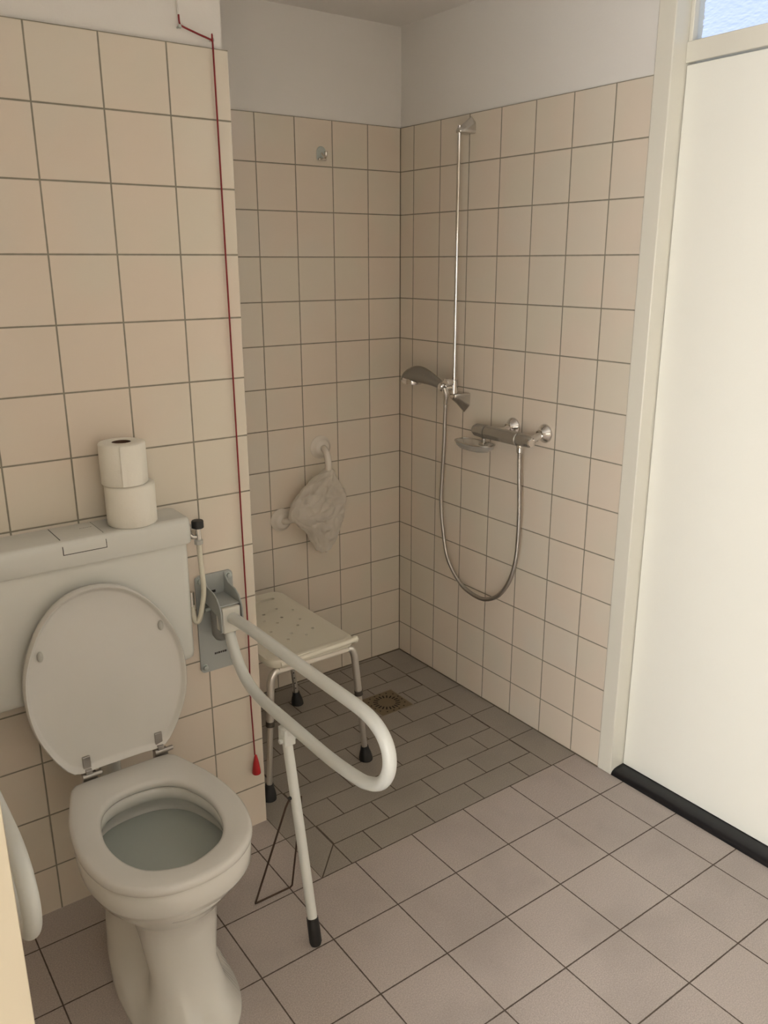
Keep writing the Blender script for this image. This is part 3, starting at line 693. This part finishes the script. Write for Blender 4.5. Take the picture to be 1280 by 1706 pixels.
# ================================================================== SHOWER
rr_ = thing('shower_riser_rail', (0, -.385, 1.1), 'slim chrome riser rail with top and bottom brackets on shower wall', 'shower rail')
RY = -.388
mb = MB(); mb.tube([(-.052, RY, 1.150), (-.052, RY, 2.040)], .0065, 18); build('rod', mb, 'chrome', rr_)
def bracket(zc, flip, k=1.0):
    # triangular cap from the wall to the rod
    s_ = -1 if flip else 1
    ring0 = [(0, RY+.026, zc-.024*s_), (0, RY-.026, zc-.024*s_), (0, RY-.024, zc+.012*s_), (0, RY, zc+.036*s_), (0, RY+.024, zc+.012*s_)]
    ring1 = [(-.040, RY+.017, zc-.024*s_), (-.040, RY-.017, zc-.024*s_), (-.040, RY-.016, zc-.008*s_), (-.040, RY, zc+.006*s_), (-.040, RY+.016, zc-.008*s_)]
    ring2 = [(-.060, RY+.012, zc-.022*s_), (-.060, RY-.012, zc-.022*s_), (-.060, RY-.011, zc-.012*s_), (-.060, RY, zc-.006*s_), (-.060, RY+.011, zc-.012*s_)]
    rg = [[(x*1.0, RY+(y-RY)*k, zc+(z-zc)*k) for x, y, z in r] for r in (ring0, ring1, ring2)]
    mb = MB(); mb.loft(rg); return build('bracket', mb, 'satin_chrome', rr_, bevel=.005, seg=3, angle=50)
bracket(2.040, False); bracket(1.135, True, 1.3)
# sliding holder
mb = MB(); mb.tube([(-.052, RY, 1.165), (-.052, RY, 1.214)], .0135, 18); mb.lathe((-.052, RY, 1.206), (-1,0,0), [(.010,.012),(.028,.015),(.040,.015),(.044,.010)], 20)
mb.tube([(-.052, RY+.002, 1.186), (-.080, RY+.014, 1.188), (-.092, RY+.022, 1.190)], [.010, .011, .014], 14)
build('slider', mb, 'chrome', rr_, bevel=.001, seg=1)

# hand shower resting in the holder
hs = thing('hand_shower', (-.094, -.36, 1.19), 'grey satin hand shower head with chrome spray face, resting in its holder', 'shower head')
path = [(-.094, -.388, 1.186), (-.093, -.365, 1.193), (-.091, -.340, 1.200), (-.089, -.305, 1.208), (-.088, -.270, 1.213), (-.088, -.235, 1.217), (-.088, -.200, 1.213), (-.088, -.168, 1.203), (-.088, -.142, 1.190)]
wid = [.014, .016, .018, .023, .029, .034, .038, .034, .019]; hgt = [.014, .017, .0205, .026, .032, .036, .036, .029, .015]
rings = []; n = 24
for (x, y, z), a_, b_ in zip(path, wid, hgt):
    rings.append([(x + a_*math.cos(2*PI*k/n), y, z + b_*math.sin(2*PI*k/n)*(1 if math.sin(2*PI*k/n) > 0 else .75)) for k in range(n)])
mb = MB(); mb.loft(rings); build('shower_body', mb, 'grey_chrome', hs, subd=1, angle=180)
mb = MB(); mb.lathe((-.088, -.192, 1.194), (0, .10, -1), [(-.010,.037),(.004,.0395),(.009,.038),(.011,.033),(.0112,.004)], 32); build('spray_face', mb, 'chrome', hs)
mb = MB(); mb.lathe((-.0935, -.374, 1.190), (0,-1,-.38), [(-.010,.0150),(0,.0162),(.006,.0162),(.010,.013)], 24); build('neck_ring', mb, 'chrome', hs)
mb = MB(); mb.tube([(-.094, -.384, 1.188), (-.090, -.387, 1.172), (-.086, -.385, 1.152), (-.083, -.380, 1.130)], [.0105, .0105, .0095, .0075], 18); build('hose_nut', mb, 'chrome', hs)

# corrugated hose
hp = [(-.083,-.380,1.135),(-.080,-.374,1.09),(-.074,-.366,1.02),(-.064,-.350,.93),(-.055,-.333,.83),(-.050,-.326,.74),(-.048,-.336,.648),(-.048,-.365,.54),(-.047,-.43,.465),(-.046,-.50,.437),(-.046,-.572,.436),(-.046,-.64,.470),(-.047,-.692,.535),
      (-.049,-.724,.62),(-.052,-.736,.72),(-.055,-.738,.83),(-.058,-.735,.92),(-.060,-.733,.995),(-.060,-.733,1.015)]
fine = smooth_path(hp, 30); acc = 0; rad = []
for i, p in enumerate(fine):
    if i: acc += (p-fine[i-1]).length
dens = []; 
step = .0016; cur = 0; pts = [fine[0]]; j = 0; rem = 0
for i in range(1, len(fine)):
    seg = fine[i]-fine[i-1]; L = seg.length; pos = step-rem
    while pos <= L: pts.append(fine[i-1]+seg*(pos/L)); pos += step
    rem = L-(pos-step)
rad = [.0070 + (.0008 if k % 3 == 0 else -.0004) for k in range(len(pts))]
mb = MB(); mb.tube(pts, rad, 10)
hose = build('shower_hose', mb, 'hose_metal', None, angle=180, loc=(-.06, -.733, 1.0))
tag(hose, 'long corrugated chrome shower hose looping down the right tiled wall', 'hose')

# thermostatic mixer
mx = thing('shower_mixer', (-.06, -.66, 1.06), 'chrome thermostatic bar mixer tap on the right tiled wall', 'tap')
ax = Vector((-.060, 0, 1.056))
mb = MB(); mb.lathe((-.060, -.574, 1.0565), (0,-1,0), [(0,.0205),(.002,.0230),(.150,.0230),(.152,.0205)], 32); build('mixer_body', mb, 'mixer_metal', mx)
mb = MB(); mb.lathe((-.060, -.572, 1.0565), (0,1,0), [(0,.022),(.003,.0238),(.048,.0220),(.060,.0165),(.0635,.009)], 32); build('temperature_knob', mb, 'mixer_metal', mx)
mb = MB(); mb.lathe((-.060, -.728, 1.0565), (0,-1,0), [(0,.0205),(.002,.0215),(.050,.0195),(.060,.0150),(.062,.008)], 32); kn = build('flow_knob', mb, 'mixer_metal', mx)
mb = MB(); mb.lathe((-.066, -.786, 1.0545), (-.25,-1,0), [(0,.0135),(.006,.0135),(.008,.0115)], 24); build('end_cap', mb, 'chrome', kn)
for yy in (-.640, -.786):
    mb = MB(); mb.lathe((0, yy, 1.078), (-1,0,0), [(.0002,.0315),(.003,.0318),(.008,.029),(.016,.022),(.024,.0165),(.028,.0150)], 36); build('rosette', mb, 'chrome', mx, angle=40)
    mb = MB(); mb.tube([(-.020, yy, 1.076), (-.058, yy, 1.062)], .0125, 20); build('inlet', mb, 'chrome', mx)
mb = MB(); mb.lathe((-.060, -.733, 1.044), (0,0,-1), [(0,.0115),(.014,.0115),(.016,.010),(.030,.0105),(.033,.0085)], 20); build('outlet', mb, 'chrome', mx)
mb = MB(); mb.tube([(-.0815, -.640, 1.058), (-.0822, -.640, 1.058)], .003, 12); build('pin', mb, 'dark_ring', mx)

# soap dish clipped to the mixer
sd = thing('soap_dish', (-.09, -.54, 1.01), 'clear soap dish held under the left end of the bar mixer', 'soap dish')
mb = MB(); n = 40; rings = []
for s_, z in ((.55,.992),(.78,.994),(.95,1.004),(1.0,1.014),(1.0,1.018),(.95,1.018),(.92,1.013),(.74,1.000),(.5,.998)):
    rings.append([(-.086 + .040*s_*math.copysign(abs(math.cos(2*PI*k/n))**.75, math.cos(2*PI*k/n)), -.542 + .082*s_*math.copysign(abs(math.sin(2*PI*k/n))**.75, math.sin(2*PI*k/n)), z) for k in range(n)])
mb.loft(rings); build('dish', mb, 'clear', sd, angle=60)
mb = MB(); n = 40; pth = [(-.086 + .041*math.copysign(abs(math.cos(2*PI*k/n))**.75, math.cos(2*PI*k/n)), -.542 + .083*math.copysign(abs(math.sin(2*PI*k/n))**.75, math.sin(2*PI*k/n)), 1.018) for k in range(n+1)]
mb.tube(pth, .0026, 8, cap=False); build('rim_wire', mb, 'satin_chrome', sd)
mb = MB(); mb.tube([(-.060, -.560, 1.034), (-.060, -.560, 1.016)], .008, 14); mb.box(-.074, -.046, -.572, -.548, 1.008, 1.018); build('clip', mb, 'satin_chrome', sd, bevel=.002)
